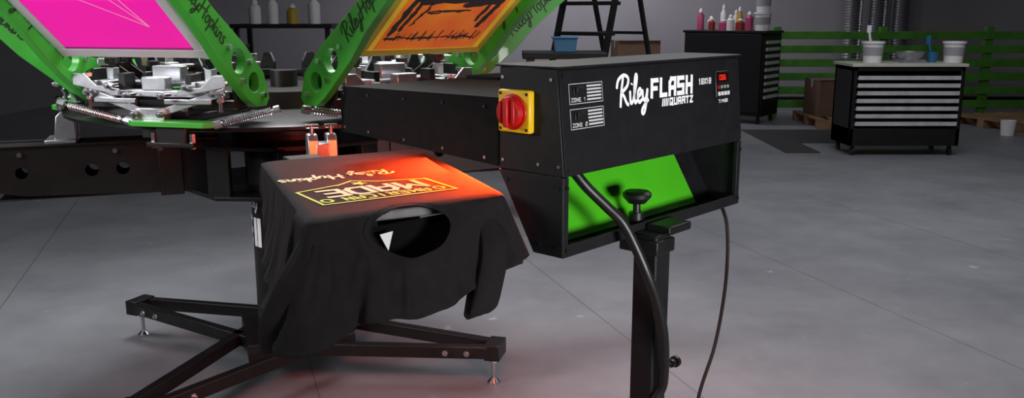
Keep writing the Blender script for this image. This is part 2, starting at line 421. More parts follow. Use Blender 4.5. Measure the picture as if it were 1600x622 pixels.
for i in range(8):
    a=.045+i*.0614
    G().cyl((a,.18,1.142),(a,.64,1.15),.007,12).obj('quartz_tube',GLOW,heater)
for b in(.2,.32,.44,.56,.645):
    z=1.085+.026*(b-HB0)/.5+.012
    G().cyl((0,b,z),(-.003,b,z),.0035,10).obj('screw',CHROME,heater)
    G().cyl((0,b,1.2),(-.003,b,1.2),.0035,10).obj('screw',BLACK2,heater)

# ------------------------------------------------ press
C=Vector((-.86,3.4,0))
PR=thing('screen_printing_press',C,0,'black and green manual screen printing press with raised heads','printing press')
def RZ(a): return Matrix.Rotation(math.radians(a),4,'Z')
CRD=.145
colm=G().cyl((0,0,.1),(0,0,.74),CRD,48).obj('column',BLACK2,PR)
cf=lambda x,y:Vector(((CRD+.0015)*math.cos(math.radians(-150)+x/CRD),(CRD+.0015)*math.sin(math.radians(-150)+x/CRD),y))
g=G();script(g,'Riley',-.04,.66,.04,.006,cf);block(g,'3',-.03,.52,.09,.022,cf);block(g,'0',.05,.52,.09,.022,cf);block(g,'0',.13,.52,.09,.022,cf)
g.obj('lettering',WHITEI,colm,smooth=False)
G().lathe([(0,.1),(.21,.1),(.21,.13),(.16,.15),(0,.15)],(0,0,0),36).obj('column_flange',BLACK2,PR)
for az in(157,66,-14,-115):
    R=.85
    M=RZ(az)
    hub=G()
    for s in(-1,1):
        p=[(.08,s*.19),(R-.02,s*.05),(R-.02,s*.012),(.08,s*.15)]
        hub.prism(p,'z',.112,.16)
    hub.bx(R-.06,R,-.055,.055,.105,.167)
    leg=hub.obj('base_leg',BLACK2,PR,bevel=.004,M=M)
    for s in(-1,1):
        for x in(R-.12,R-.2):
            y=s*(.05+(R-.02-x)*.155)
            g=G();g.cyl((x,y,.135),(x,y+s*.012,.135),.012,6);g.cyl((x,y+s*.01,.135),(x,y+s*.022,.135),.006,10);g.obj('bolt',CHROME,leg)
    g=G().cyl((R-.035,0,.02),(R-.035,0,.11),.008,12).cyl((R-.035,0,.085),(R-.035,0,.098),.018,6).lathe([(0,0),(.024,0),(.024,.006),(.012,.02),(0,.022)],(R-.035,0,0),20)
    g.obj('levelling_foot',CHROME,leg)
cg=G().bx(-.2,.2,-.2,.2,.1,.17);cg.obj('base_hub',BLACK2,PR,bevel=.005,M=RZ(20))
pol=[(.4*math.cos(math.radians(a)),.4*math.sin(math.radians(a))) for a in range(20,380,45)]
g=G().prism(pol,'z',.915,.93).prism(pol,'z',.74,.755)
for a in range(20,380,45):
    x,y=.37*math.cos(math.radians(a)),.37*math.sin(math.radians(a))
    g.bx(-.008,.008,-.05,.05,.75,.92,Matrix.Translation((x,y,0))@RZ(a))
g.cyl((0,0,.74),(0,0,.93),.16,32)
g.obj('lower_hub',BLACK2,PR,bevel=.003)
for az in(-70,200,110,20):
    M=RZ(az)
    R=1.28
    arm=G()
    for s in(-1,1):
        arm.prism([(.25,.74),(.9,.76),(R,.84),(R,.922),(.25,.922)],'y',s*.07-.004,s*.07+.004)
    a=arm.obj('station_arm',BLACK2,PR,M=M)
    hc=G()
    for x,r in((.58,.022),(.68,.022),(.9,.02),(1.0,.02),(1.1,.016)): hc.cyl((x,-.2,.84),(x,.2,.84),r,20)
    cut(a,hc)
    a.data.shade_smooth();a.data.set_sharp_from_angle(angle=.6)
    arm=G()
    arm.bx(.25,R,-.074,.074,.922,.93);arm.bx(.3,R-.3,-.066,.066,.745,.75);arm.bx(R-.008,R,-.066,.066,.84,.921)
    for s in(-1,1): arm.bx(.25,R,s*.07-.012,s*.07+.012,.93,.936)
    arm.obj('arm_cap_plate',BLACK2,a,bevel=.001)
    hot=az==-70
    rg=.9 if hot else .72
    q=.62 if hot else 1
    c=G()
    c.bx(rg,rg+.1,-.075*q,.075*q,.936,.95)
    for s in(-1,1):
        y0,y1=sorted((s*.065*q,s*.02*q))
        c.prism([(rg,.95),(rg+.07,.95),(rg+.06,1.03),(rg+.045,1.045),(rg+.01,1.045),(rg,1.03)],'y',y0,y1)
    c.bx(rg+.005,rg+.066,-.03*q,.03*q,.95,1.02 if hot else 1.0)
    cl=c.obj('platen_clamp',ALU,a,bevel=.003,label='machined aluminium clamp')
    for s in(-1,1):
        c=G().cyl((rg+.04,s*.043*q,1.045),(rg+.04,s*.043*q,1.07),.006,10).cyl((rg+.04,s*.043*q-.018,1.068),(rg+.04,s*.043*q+.018,1.068),.006,10)
        c.obj('clamp_screw',CHROME,a)
    for x in(.45,.6,.9,1.1,1.2):
        for s in(-1,1):
            G().cyl((x,s*.074,.905),(x,s*.082,.905),.009,6).obj('bolt',CHROME,a)
    G().bx(.38,.46,-.082,.082,.735,.945).obj('gusset',BLACK2,a,bevel=.003)
Pc=Vector((-.30,1.86,0));PA=math.radians(29)
Mw=Matrix.Translation(Pc-C)@Matrix.Rotation(PA,4,'Z')
platen=G().bx(-.15,.16,-.28,.3,1.012,1.03).obj('platen',BOARD,PR,bevel=.004,M=Mw,label='flat grey shirt board')
G().bx(-.04,.05,-.15,.55,.95,1.012).obj('platen_bracket',BLACK2,PR,bevel=.003,M=Mw)
g=G().lathe([(0,1.03),(.74,1.03),(.76,1.036),(.76,1.046),(.74,1.052),(.3,1.052),(.28,1.11),(0,1.11)],(0,0,0),64)
uh=g.obj('upper_hub',BLACK2,PR)
G().cyl((0,0,.93),(0,0,1.03),.2,40).cyl((0,0,1.11),(0,0,1.17),.05,32).obj('spindle',BLACK2,PR)
for a in range(0,360,30):
    x,y=.66*math.cos(math.radians(a)),.66*math.sin(math.radians(a))
    G().cyl((x,y,1.052),(x,y,1.06),.012,6).obj('bolt',CHROME,uh)

EL=math.radians(40)
PZ=1.175
def knob(p,h,r=.02):
    x,y,z=p
    prof=[(0,.0),(r*.45,.0),(r*.5,.01),(r,.012),(r*1.05,.02),(r,.03),(0,.032)]
    gg=G();m=len(prof);nn=20;vs=[]
    for i in range(nn):
        t=2*math.pi*i/nn;k=1+.12*math.cos(5*t)
        for rr_,zz in prof: vs.append((x+rr_*k*math.cos(t),y+rr_*k*math.sin(t),z+zz))
    fs=[(i*m+j,((i+1)%nn)*m+j,((i+1)%nn)*m+j+1,i*m+j+1) for i in range(nn) for j in range(m-1)]
    gg.add(vs,fs);return gg.obj('adjusting_knob',RUBBER,h)
def head(az,pos=None,full=True,arms=True,dy=0):
    if pos is None: pos=(.62*math.cos(math.radians(az)),.62*math.sin(math.radians(az)))
    M=Matrix.Translation((pos[0],pos[1],0))@RZ(az)
    g=G()
    g.bx(-.3,.06,-.1,.1,1.053,1.075)
    for s in(-1,1):
        g.prism([(-.2,1.07),(.07,1.07),(.05,1.13),(-.0,1.2),(-.06,1.2),(-.16,1.12)],'y',s*.09-.006,s*.09+.006)
        g.prism([(-.06,1.1),(.05,1.1),(.07,1.15),(.03,1.21),(-.03,1.21),(-.06,1.17)],'y',s*.255-.006,s*.255+.006)
    g.bx(.0,.05,-.26,.26,1.09,1.12);g.bx(-.06,-.03,-.26,.26,1.11,1.14)
    h=g.obj('print_head',BLACK2,PR,bevel=.003,M=M)
    g=G()
    g.bx(.045,.085,-.23,.23,1.13,1.15);g.bx(-.04,.03,-.2,.2,1.16,1.172)
    g.bx(.05,.09,-.04,.04,1.15,1.19);g.bx(-.02,.02,-.05,.05,1.17,1.22)
    g.obj('registration_gate',ALU,h,bevel=.003)
    g=G()
    for s in(-1,1):
        g.beam((.1,s*.03,1.085),(.09,s*.24,1.15),.012,.022)
        g.beam((.11,s*.05,1.12),(.1,s*.2,1.12),.01,.014)
        g.prism([(s*.1,1.135),(s*.26,1.165),(s*.26,1.2),(s*.22,1.2),(s*.18,1.165),(s*.1,1.155)],'x',.112,.118)
    g.bx(.085,.12,-.05,.05,1.065,1.1)
    g.obj('chevron_plate',ALU,h,bevel=.002)
    for s in(-1,1):
        g=G();g.bx(.02,.09,s*.17-.03,s*.17+.03,1.158,1.178);g.bx(.03,.06,s*.17-.012,s*.17+.012,1.178,1.215)
        g.bx(.09,.105,s*.17-.03,s*.17-.018,1.14,1.178);g.bx(.09,.105,s*.17+.018,s*.17+.03,1.14,1.178)
        g.obj('clamp_block',ALU,h,bevel=.002)
        G().bx(.03,.08,s*.115-.012,s*.115+.012,1.15,1.2).obj('clamp_jaw',BLACK2,h,bevel=.002)
        knob((.045,s*.17,1.215),h,.02)
        knob((-.06,s*.1,1.2),h,.018)
        for x,y,z in((.125,s*.06,1.14),(.11,s*.13,1.165),(.1,s*.215,1.145),(.115,s*.045,1.083)):
            G().cyl((x-.03,y,z),(x+.03,y,z),.005,10).cyl((x+.01,y,z),(x+.022,y,z),.011,6).obj('bolt',CHROME,h)
        G().cyl((.09,s*.225,1.09),(.09,s*.225,1.2),.006,8).cyl((.09,s*.225,1.19),(.09,s*.225,1.2),.014,6).cyl((.09,s*.225,1.12),(.09,s*.225,1.13),.012,6).obj('adjusting_bolt',CHROME,h)
        if full:
            a=Vector((.13,dy+s*.15,1.06));b=Vector((.07,s*.37+dy*.3,1.1));d=b-a;u,v=frame_from(d)
            pts=[]
            for i in range(22*8+1):
                t=i/(22*8);th=2*math.pi*i/8
                pts.append(a+d*(.1+.8*t)+(u*math.cos(th)+v*math.sin(th))*.011)
            g=G().tube(pts,.0022,5);g.cyl(a,b,.005,8);g.cyl(a-d*.08,a+d*.05,.013,8);g.cyl(b-d*.05,b+d*.05,.013,8);g.obj('spring',CHROME,h)
    poly=[(-.15,.12),(-.12,.10),(.12,.10),(.15,.12),(.15,.14),(.12,.165),(-.12,.165),(-.15,.14)]
    g=G().prism([(y,x+dy) for x,y in poly],'z',1.05,1.066);g.obj('stop_bar',GREEN,h,bevel=.002)
    g=G().bx(.12,.15,dy-.05,dy+.05,1.0,1.05).bx(.11,.16,dy-.08,dy+.08,.99,1.004).bx(-.1,.12,-.03,.03,1.01,1.05);g.obj('stop_bracket',BLACK2,h,bevel=.003)
    for y in(-.065,.065): G().cyl((.14,dy+y,.985),(.14,dy+y,1.03),.009,6).obj('bolt',CHROME,h)
    A=Matrix.Translation((.02,0,PZ))@Matrix.Rotation(-EL,4,'Y')
    if not arms: return M@A,h
    for s in(-1,1):
        y=s*.285
        prof=[(-.1,-.015),(-.05,-.055),(.0,-.062),(.18,-.062),(.3,-.048),(1.0,-.042),(1.0,.038),(.3,.042),(.1,.062),(-.03,.058),(-.1,.015)]
        arm=G().prism(prof,'y',y-.014,y+.014).obj('green_arm',GREEN,h,bevel=0,M=A,label='green enamelled lifting arm')
        hole=G()
        for x,r in((.0,.03),(.105,.036),(.72,.02)): hole.cyl((x,y-.1,0),(x,y+.1,0),r,24)
        cut(arm,hole)
        arm.data.shade_smooth();arm.data.set_sharp_from_angle(angle=.6)
        b=arm.modifiers.new('bevel','BEVEL');b.width=.0015;b.segments=1;b.limit_method='ANGLE';b.angle_limit=.7
        for x,z in((-.065,0),(.055,.035),(.055,-.035),(.17,.0)):
            g=G().cyl((x,y-.022,z),(x,y+.022,z),.009,6);g.v=[A@v for v in g.v];g.obj('bolt',CHROME,h)
        if full:
            for side in(-1,1):
                g=G()
                if side>0: fn=plane_fn((.45,y+.0145,-.014),(-1,0,0),(0,0,1),.0008)
                else: fn=plane_fn((.2,y-.0145,-.014),(1,0,0),(0,0,1),.0008)
                script(g,'RileyHopkins',0,0,.048,.0048,fn)
                g.obj('lettering',BLKINK,h,smooth=False,M=A,label='black handwritten lettering')
    G().bx(.14,.16,-.27,.27,-.01,.02).obj('cross_bar',ALU,h,bevel=.002,M=A)
    return M@A,h
heads={}
heads[0]=head(-104,(-.20,-.60),dy=.09)
heads[1]=head(-44,(.46,-.445))
for az in (14,72,132,192): heads[az]=head(az,None,az in(192,14),az in(192,14))

def screen(key,kind):
    A,h=heads[key]
    T=Matrix.Translation(C)@A
    frame=FRAMEW if kind=='pink' else FRAMEY
    lab={'pink':'pale aluminium screen frame with magenta inked mesh','orange':'yellow mesh screen with orange ink stencil'}[kind]
    e=thing('printing_screen',(0,0,0),0,lab,'screen frame','screens clamped in the press heads')
    e.matrix_world=T@Matrix.Translation((.155,0,-.01))
    L=.62;w=.25;b=.038 if kind=='pink' else .026
    g=G();g.bx(0,b,-w,w,-.02,.018);g.bx(L-b,L,-w,w,-.02,.018);g.bx(b,L-b,-w,-w+b,-.02,.018);g.bx(b,L-b,w-b,w,-.02,.018)
    g.obj('frame',frame,e,bevel=.003)
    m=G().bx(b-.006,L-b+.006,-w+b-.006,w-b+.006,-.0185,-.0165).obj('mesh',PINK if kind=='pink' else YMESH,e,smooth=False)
    F=lambda o:(lambda x,y:Vector((y,x,-o)))
    if kind=='pink':
        g=G()
        for a,c in(((.02,.36),(.13,.14)),((.13,.14),(.06,.42)),((-.16,.36),(.13,.14))): ribbon(g,[a,c],.0036,F(.0192))
        g.obj('stencil_line',WHITEI,m,smooth=False)
        G().bx(b,b+.01,-w+b,w-b,-.0195,-.0185).obj('tape_edge',mat('violet_tape',(.5,.02,.3),.5),m,smooth=False)
    else:
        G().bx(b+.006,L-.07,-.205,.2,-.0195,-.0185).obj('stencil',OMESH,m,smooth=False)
        g=G();random.seed(8)
        x=-.19;pts=[]
        while x<.18:
            pts.append((x,.085+random.uniform(-.004,.006)));x+=random.uniform(.008,.02)
        for a,c in zip(pts,pts[1:]): ribbon(g,[a,c],random.uniform(.004,.012),F(.0198),True)
        for i in range(40):
            x=-.19+random.random()*.37;l=random.uniform(.008,.035);ribbon(g,[(x,.085),(x+.002,.085-l*.5)],random.uniform(.002,.007),F(.0199))
            ribbon(g,[(x,.085),(x+.004,.085+l)],random.uniform(.002,.007),F(.0199))
        for x0,y0,dx,dy,wd in((-.185,.1,.01,.16,.03),(-.16,.12,.02,.13,.018),(-.15,.24,.12,.015,.024),(-.17,.255,.3,.0,.034),(.02,.235,.14,.02,.03),(.14,.13,.03,.13,.034),(.115,.16,.02,.1,.018),(-.1,.2,.16,.01,.012),(-.19,.28,.3,.02,.03),(.0,.27,.17,.03,.03),(-.13,.14,.03,.1,.01)):
            for k in range(3):
                ps=[(x0+dx*t/8+random.uniform(-.006,.006),y0+dy*t/8+random.uniform(-.006,.006)) for t in range(9)]
                ribbon(g,ps,wd*random.uniform(.4,.7),F(.02))
        g.obj('ink_smear',DINK,m,smooth=False)
        g=G();x=-.17
        for i in range(13):
            x+=.022;ribbon(g,[(x,.33),(x+random.uniform(-.006,.006),.36)],.006,F(.0198));ribbon(g,[(x,.345),(x+.012,.345+random.uniform(-.01,.01))],.005,F(.0199))
        g.obj('stencil_marks',BRINK,m,smooth=False)
    return e
screen(0,'pink');screen(1,'orange')

# ------------------------------------------------ t-shirt (draped with a short cloth settle, then frozen to a mesh)
S=thing('t_shirt',(Pc.x,Pc.y,1.03),PA,'charcoal cotton t-shirt with lime print draped over shirt board','t-shirt')
corn=[(-.237,-.349),(.165,-.297),(.253,.329),(-.155,.315)]
NP=420
per=[];tot=0;segs=[]
for i in range(4):
    a=Vector(corn[i]);b=Vector(corn[(i+1)%4]);segs.append((a,b,(b-a).length));tot+=(b-a).length
for k in range(NP):
    d=k/NP*tot
    for a,b,l in segs:
        if d<=l: per.append(a+(b-a)*d/l);break
        d-=l
for _ in range(25):
    per=[(per[i-1]+per[i]*2+per[(i+1)%NP])/4 for i in range(NP)]
ctrl=[(0,.08,.20),(.022,.07,.172),(.05,.068,.165),(.08,.08,.178),(.11,.085,.168),(.14,.075,.14),(.165,.075,.122),(.185,.075,.115),(.21,.06,.105),(.26,.04,.09),(.489,.03,.08),(.6,.01,.05),(.683,.01,.06),(.75,.02,.10),(.81,.045,.14),(.87,.07,.17),(.91,.085,.19),(.945,.1,.21),(.975,.1,.215),(1,.08,.20)]
def cv(p,j):
    p=p%1
    for a,b in zip(ctrl,ctrl[1:]):
        if a[0]<=p<=b[0]:
            t=(p-a[0])/(b[0]-a[0]);t=t*t*(3-2*t);return a[j]*(1-t)+b[j]*t
    return ctrl[0][j]
ctr=Vector((0,0))
for q in per: ctr+=q/NP
def edge(p):
    i=p*NP;i0=int(math.floor(i))%NP;i1=(i0+1)%NP;t=i-math.floor(i)
    e=per[i0].lerp(per[i1],t)
    tg=(per[(i0+6)%NP]-per[i0-6]).normalized();n=Vector((tg.y,-tg.x))
    return e,tg,n
def surf(p,s):
    e,tg,n=edge(p)
    if s<=1:
        q=ctr.lerp(e,s)
        z=.012
        z-=.004*max(0,(s-.95)/.05)**2
        return Vector((q.x,q.y,z))
    q=min(1,s-1)
    out=cv(p,1);dr=cv(p,2);w=2*math.pi*p
    k=q**1.8 if .66<p<.95 else (1-(1-q)**1.35)
    fo=(.006*math.sin(13*w+3*q)+.003*math.sin(29*w+1))*q
    dl=min(p,1-p)
    fo+=.013*math.exp(-(dl/.09)**2)*math.sin(2*math.pi*(dl*22+q*1.2))*q
    pos=e+n*(out*k+fo)
    return Vector((pos.x,pos.y,.008-dr*q**1.1))
def flat(p,s):
    if s<=1: return surf(p,s)
    e,tg,n=edge(p)
    L=math.hypot(cv(p,1),cv(p,2))*1.08
    q=s-1
    pos=e+n*L*q
    return Vector((pos.x,pos.y,.008))
HC=(.088,1.215);HR=(.0375,.25)
SL=[i/8 for i in range(1,8)]+[.95,1]+[1+i/34 for i in range(1,35)]
verts=[(surf(0,0),9,surf(0,0),0,0)]
rows=[]
for s in SL:
    row=[]
    for k in range(NP):
        p=k/NP; r=math.hypot((p-HC[0])/HR[0],(s-HC[1])/HR[1]);pp,ss=p,s
        if .92<r<1.08:
            pp=HC[0]+(p-HC[0])/r;ss=HC[1]+(s-HC[1])/r
        row.append(len(verts));verts.append((surf(pp,ss),r,flat(pp,ss),s,p))
    rows.append(row)
rr=[v[1] for v in verts]
fs=[]
for k in range(NP): fs.append((0,rows[0][k],rows[0][(k+1)%NP]))
for a,b in zip(rows,rows[1:]):
    for k in range(NP):
        q=(a[k],b[k],b[(k+1)%NP],a[(k+1)%NP])
        if min(rr[i] for i in q)<.92: continue
        if all(rr[i]<1.08 for i in q) and sum(rr[i] for i in q)/4<1: continue
        fs.append(q)
used=sorted({i for f_ in fs for i in f_});remap={o:i for i,o in enumerate(used)}
fs=[[remap[i] for i in f_] for f_ in fs]
me=bpy.data.meshes.new('shirt_body');me.from_pydata([tuple(verts[i][0]) for i in used],[],fs);me.update()
cloth=bpy.data.objects.new('shirt_body',me);COL.objects.link(cloth);cloth.parent=S
me.materials.append(SHIRT)
cloth.shape_key_add(name='Basis')
rk=cloth.shape_key_add(name='rest');
for j,i in enumerate(used): rk.data[j].co=verts[i][2]
vg=cloth.vertex_groups.new(name='pin')
for j,i in enumerate(used):
    s=verts[i][3];r=verts[i][1];p=verts[i][4]
    if s<=1.0 or r<1.27: vg.add([j],1,'REPLACE')
    elif s<1.06: vg.add([j],.5,'REPLACE')
    elif s>1.9: vg.add([j],.14,'REPLACE')
    else: vg.add([j],.05,'REPLACE')
cm=cloth.modifiers.new('cloth','CLOTH');cs=cm.settings
cs.quality=7;cs.mass=.25;cs.tension_stiffness=18;cs.compression_stiffness=18;cs.shear_stiffness=8;cs.bending_stiffness=.5
cs.tension_damping=8;cs.compression_damping=8;cs.shear_damping=5;cs.bending_damping=.5;cs.air_damping=3
cs.vertex_group_mass='pin';cs.rest_shape_key=rk
cm.collision_settings.use_collision=False
cm.point_cache.frame_start=1;cm.point_cache.frame_end=30
for fr in range(1,17): scene.frame_set(fr)
dg=bpy.context.evaluated_depsgraph_get()
nm=bpy.data.meshes.new_from_object(cloth.evaluated_get(dg))
cloth.modifiers.clear();cloth.shape_key_clear();cloth.data=nm;nm.name='shirt_body'
scene.frame_set(1)
for j,i in enumerate(used):
    s=verts[i][3];r=verts[i][1]
    k=1 if (s<=1 or r<1.2) else (0 if s>1.1 and r>1.5 else max(0,1-(s-1)/.1,1-(r-1.2)/.3 if r<1.5 else 0))
    if k>0: nm.vertices[j].co=nm.vertices[j].co.lerp(verts[i][0],k)
bm=bmesh.new();bm.from_mesh(nm);bmesh.ops.recalc_face_normals(bm,faces=bm.faces)
bm.faces.ensure_lookup_table()
if bm.faces[0].normal.z<0: bmesh.ops.reverse_faces(bm,faces=bm.faces)
bm.to_mesh(nm);bm.free()
for p_ in nm.polygons:p_.use_smooth=True
so=cloth.modifiers.new('solid','SOLIDIFY');so.thickness=.002;so.offset=-1
def ringp(k,n,lift_=0):
    out=[]
    for i in range(n):
        t=2*math.pi*i/n
        out.append(surf(HC[0]+HR[0]*math.cos(t)*k,min(1.98,HC[1]+HR[1]*math.sin(t)*k))+Vector((0,-.0008,lift_)))
    return out
g=G();NR=120
ra=ringp(1.0,NR,.0006);rb=ringp(1.16,NR,.0016);rc=ringp(1.18,NR,.0004)
for i in range(NR):
    j=(i+1)%NR;g.add([ra[i],ra[j],rb[j],rb[i]],[(0,1,2,3)]);g.add([rb[i],rb[j],rc[j],rc[i]],[(0,1,2,3)])
g.tube(ra,.0014,6,True);g.obj('collar',SHIRT,S)
def sleeve(path,rad,ang_,am=1):
    pts=cr(path,8);N=len(pts);nn=56;vs=[]
    ca,sa=math.cos(ang_),math.sin(ang_)
    for i,p in enumerate(pts):
        t=i/(N-1)
        k=min(len(rad)-1.001,t*(len(rad)-1));k0=int(k);rx,ry=[rad[k0][j]*(1-(k-k0))+rad[k0+1][j]*(k-k0) for j in(0,1)]
        for m_ in range(nn):
            th=2*math.pi*m_/nn
            w=1+am*(.10*math.sin(3*th+4*t)+.07*math.sin(5*th+2-3*t)+.04*math.sin(9*th))
            lx=rx*math.cos(th)*w;ly=ry*math.sin(th)*w
            vs.append((p.x+lx*ca-ly*sa,p.y+lx*sa+ly*ca,p.z+(.006*math.cos(th)+.003*math.sin(2*th))*t))
    fs=[(i*nn+m_,i*nn+(m_+1)%nn,(i+1)*nn+(m_+1)%nn,(i+1)*nn+m_) for i in range(N-1) for m_ in range(nn)]
    g=G().add(vs,fs)
    o=g.obj('sleeve',SHIRT,S);o.data.shade_smooth();s_=o.modifiers.new('solid','SOLIDIFY');s_.thickness=.003;s_.offset=0
    return o
sleeve([(.12,-.29,-.02),(.12,-.325,-.07),(.1,-.35,-.12),(.075,-.37,-.165),(.068,-.375,-.18),(.067,-.376,-.187)],[(.02,.01),(.038,.022),(.038,.022),(.036,.022),(.033,.018),(.024,.012)],math.radians(15))
sleeve([(-.22,-.33,-.02),(-.25,-.35,-.08),(-.27,-.345,-.15),(-.272,-.335,-.205),(-.272,-.335,-.213)],[(.02,.012),(.04,.025),(.052,.028),(.05,.024),(.04,.018)],math.radians(-35))
g=G();nx,nz=40,14;vs=[]
for j in range(nz):
    for i in range(nx):
        x=-.2+.35*i/(nx-1);t=j/(nz-1)
        vs.append((x,-.275-.03*t+.012*math.sin(x*40+t*3)*t+.03*math.sin(x*9),-.022-.135*t))
g.add(vs,[(j*nx+i,j*nx+i+1,(j+1)*nx+i+1,(j+1)*nx+i) for j in range(nz-1) for i in range(nx-1)])
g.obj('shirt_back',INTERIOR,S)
g=G().add([(-.1,-.318,-.033),(-.074,-.316,-.030),(-.085,-.32,-.064)],[(0,1,2)]);g.obj('bright_floor_patch',WHITEP,S,smooth=False)  # added white triangle standing in for bright floor seen through the neck opening
prm=Matrix.Rotation(math.radians(5),3,'Z')
def pf3(x,y):
    v=prm@Vector((-x,-y,0)); return Vector((v.x-.044,v.y-.135,.0126))
g=G();block(g,'MADE',-.104,-.03,.062,.0125,pf3,adv=.88,wid=.98);g.obj('print',INKW,S,smooth=False,label='cream block lettering')
g=G();block(g,'AMERICAN',-.092,.049,.025,.0052,pf3,adv=.96,wid=.95)
o=[(-.138,-.042),(-.138,.09),(.138,.09),(.138,-.042),(.045,-.07),(.0,-.103),(-.045,-.07),(-.138,-.042)]
for a,b in zip(o,o[1:]): ribbon(g,[a,b],.006,pf3,True)
for cx in(-.115,.119):
    pts=[(cx+.010*math.cos(t*math.pi/6),.06+.013*math.sin(t*math.pi/6)) for t in range(13)]
    ribbon(g,pts,.006,pf3)
st=[((.018 if k%2==0 else .008)*math.cos(math.pi/2+k*math.pi/5),-.064+(.02 if k%2==0 else .009)*math.sin(math.pi/2+k*math.pi/5)) for k in range(10)]
g.add([pf3(x,y)+Vector((0,0,.001)) for x,y in st],[list(range(10))])
g.obj('print',INKY,S,smooth=False,label='lime yellow emblem with a star')
g=G();script(g,'Riley Hopkins',-.125,-.185,.045,.0066,pf3);g.obj('print',INKW,S,smooth=False,label='cream handwritten lettering')

# ------------------------------------------------ background furniture
def rack(name,loc,rz,w,d,h,label,nt,t0,t1,topm=PALE):
    e=thing(name,loc,rz,label,'cart')
    g=G()
    for x in(0,w-.04):
        for y in(0,d-.04): g.bx(x,x+.04,y,y+.04,.1,h-.03)
    g.bx(0,w,0,d,.1,t0-.03);g.bx(0,w,d-.01,d,.1,h-.03);g.bx(0,.01,0,d,.1,h-.03);g.bx(w-.01,w,0,d,.1,h-.03)
    g.bx(0,w,0,d,h-.07,h-.03)
    g.obj('cabinet_frame',BLACK2,e,bevel=.003)
    G().bx(-.02,w+.02,-.02,d+.02,h-.03,h).obj('worktop',topm,e,bevel=.004)
    for i in range(nt):
        z=t0+(t1-t0)*i/nt
        G().bx(.045,w-.045,-.012,d-.02,z,z+.012).bx(.045,w-.045,-.02,-.01,z,z+(t1-t0)/nt*.52).obj('tray',TRAYM,e)
    for x in(.06,w-.06):
        for y in(.06,d-.06):
            G().cyl((x-.012,y,.04),(x+.012,y,.04),.04,16).bx(x-.018,x+.018,y-.012,y+.012,.04,.1).obj('caster',RUBBER,e)
    return e
rack('tray_cart',(3.3,8.72,0),0,1.08,.5,.9,'black steel cart with silver trays and pale worktop',7,.3,.82)
c2=rack('tool_cart',(2.25,11.85,0),math.atan2(-.6,.8),1.08,.56,1.16,'tall black tool cart loaded with bottles and tubs',9,.3,1.06,BLACK2)
G().bx(.03,1.05,-.03,-.022,.15,1.12).obj('front_panel',BLACK,c2,bevel=.003)
for i in range(9):
    G().bx(1.08,1.095,.06,.5,.32+i*.085,.36+i*.085).obj('drawer_pull',TRAYM,c2)
def tub(x,y,z,r,h,label,m=WHITEP,stick=None,name='plastic_tub'):
    e=thing(name,(x,y,z),0,label,'bucket')
    G().lathe([(0,0),(r*.86,0),(r,h),(r*1.06,h),(r*1.06,h-.015),(r*1.1,h-.015),(r*1.1,h+.006),(r*.97,h+.006),(r*.84,.01),(0,.01)],(0,0,0),24).obj('bucket_body',m,e)
    G().tube([(r*1.08*math.cos(t),r*1.08*math.sin(t),h-.03-.07*math.sin(t)) for t in [math.pi*i/12 for i in range(13)]],.004,6).obj('handle',STEELG,e)
    G().lathe([(r*.94,h*.35),(r*1.003,h*.75)],(0,0,0),24).obj('label_band',TAPE,e)
    if stick: G().cyl((0,0,.02),(stick*.6,0,h+.12),.012,8).bx(stick*.6-.02,stick*.6+.02,-.006,.006,h+.09,h+.16).obj('stirring_stick',WHITEP,e)
    return e
ty=8.95
tub(3.56,ty,.9,.1,.2,'white plastic ink tub with label on cart worktop',stick=-.09)
tub(4.36,ty,.9,.1,.2,'white plastic ink tub with wire handle on worktop')
g=G().lathe([(0,0),(.1,0),(.14,.07),(.13,.075),(.09,.015),(0,.015)],(3.93,ty,.93),24);g.bx(3.82,4.04,ty-.1,ty+.1,.9,.93)
top(centre(g.obj('kitchen_scale',STEELG)),'grey scale with round pan on cart worktop','scale')
e=thing('plastic_cup',(4.15,ty,.9),0,'blue plastic cup holding a spatula','cup')
G().lathe([(0,0),(.04,0),(.055,.1),(.05,.1),(.036,.01),(0,.01)]).obj('cup_body',BLUEP,e)
G().cyl((0,0,.02),(-.05,0,.22),.01,8).bx(-.07,-.03,-.004,.004,.18,.26).obj('spatula',BLUEP,e)
def bottle(x,y,z,r,h,m,label):
    e=thing('squeeze_bottle',(x,y,z),0,label,'bottle')
    G().lathe([(0,0),(r,0),(r,h*.65),(r*.5,h*.78),(r*.5,h*.82),(0,h*.82)],n=18).obj('bottle_body',m,e)
    G().lathe([(r*.55,h*.8),(r*.55,h*.88),(r*.15,h),(0,h)],n=14).obj('cap',WHITEP,e)
cx=lambda u,v:(2.25+u*.8+v*.6,11.85-u*.6+v*.8)
LB2={'pink_plastic':'pink','white_plastic':'white','dark_red_plastic':'dark red','mustard_plastic':'yellow','blue_plastic':'blue'}
spec=[(.06,.35,.04,.2,WHITEP),(.12,.2,.045,.28,PINKP),(.2,.35,.05,.18,WHITEP),(.3,.15,.045,.16,REDP),(.38,.33,.04,.33,WHITEP),(.46,.15,.06,.14,PINKP),(.57,.12,.05,.2,WHITEP),(.6,.33,.04,.3,YELP),(.7,.12,.06,.15,REDP),(.72,.36,.05,.24,PINKP),(.5,.45,.04,.26,WHITEP)]
for u,v,r,h,m in spec:
    x,y=cx(u,v);bottle(x,y,1.16,r,h,m,LB2[m.name]+' squeeze bottle on black tool cart')
x,y=cx(.92,.3);tub(x,y,1.16,.1,.22,'white plastic tub under another tub on cart')
tub(x,y,1.387,.095,.22,'white plastic tub stacked on another tub')
g=G()
for i in range(6): g.bx(3.45,9.2,11.96,12,.14+i*.18,.24+i*.18)
for x in(3.5,4.9,6.3,7.7,9.1): g.bx(x-.05,x+.05,12,12.08,0,1.2)
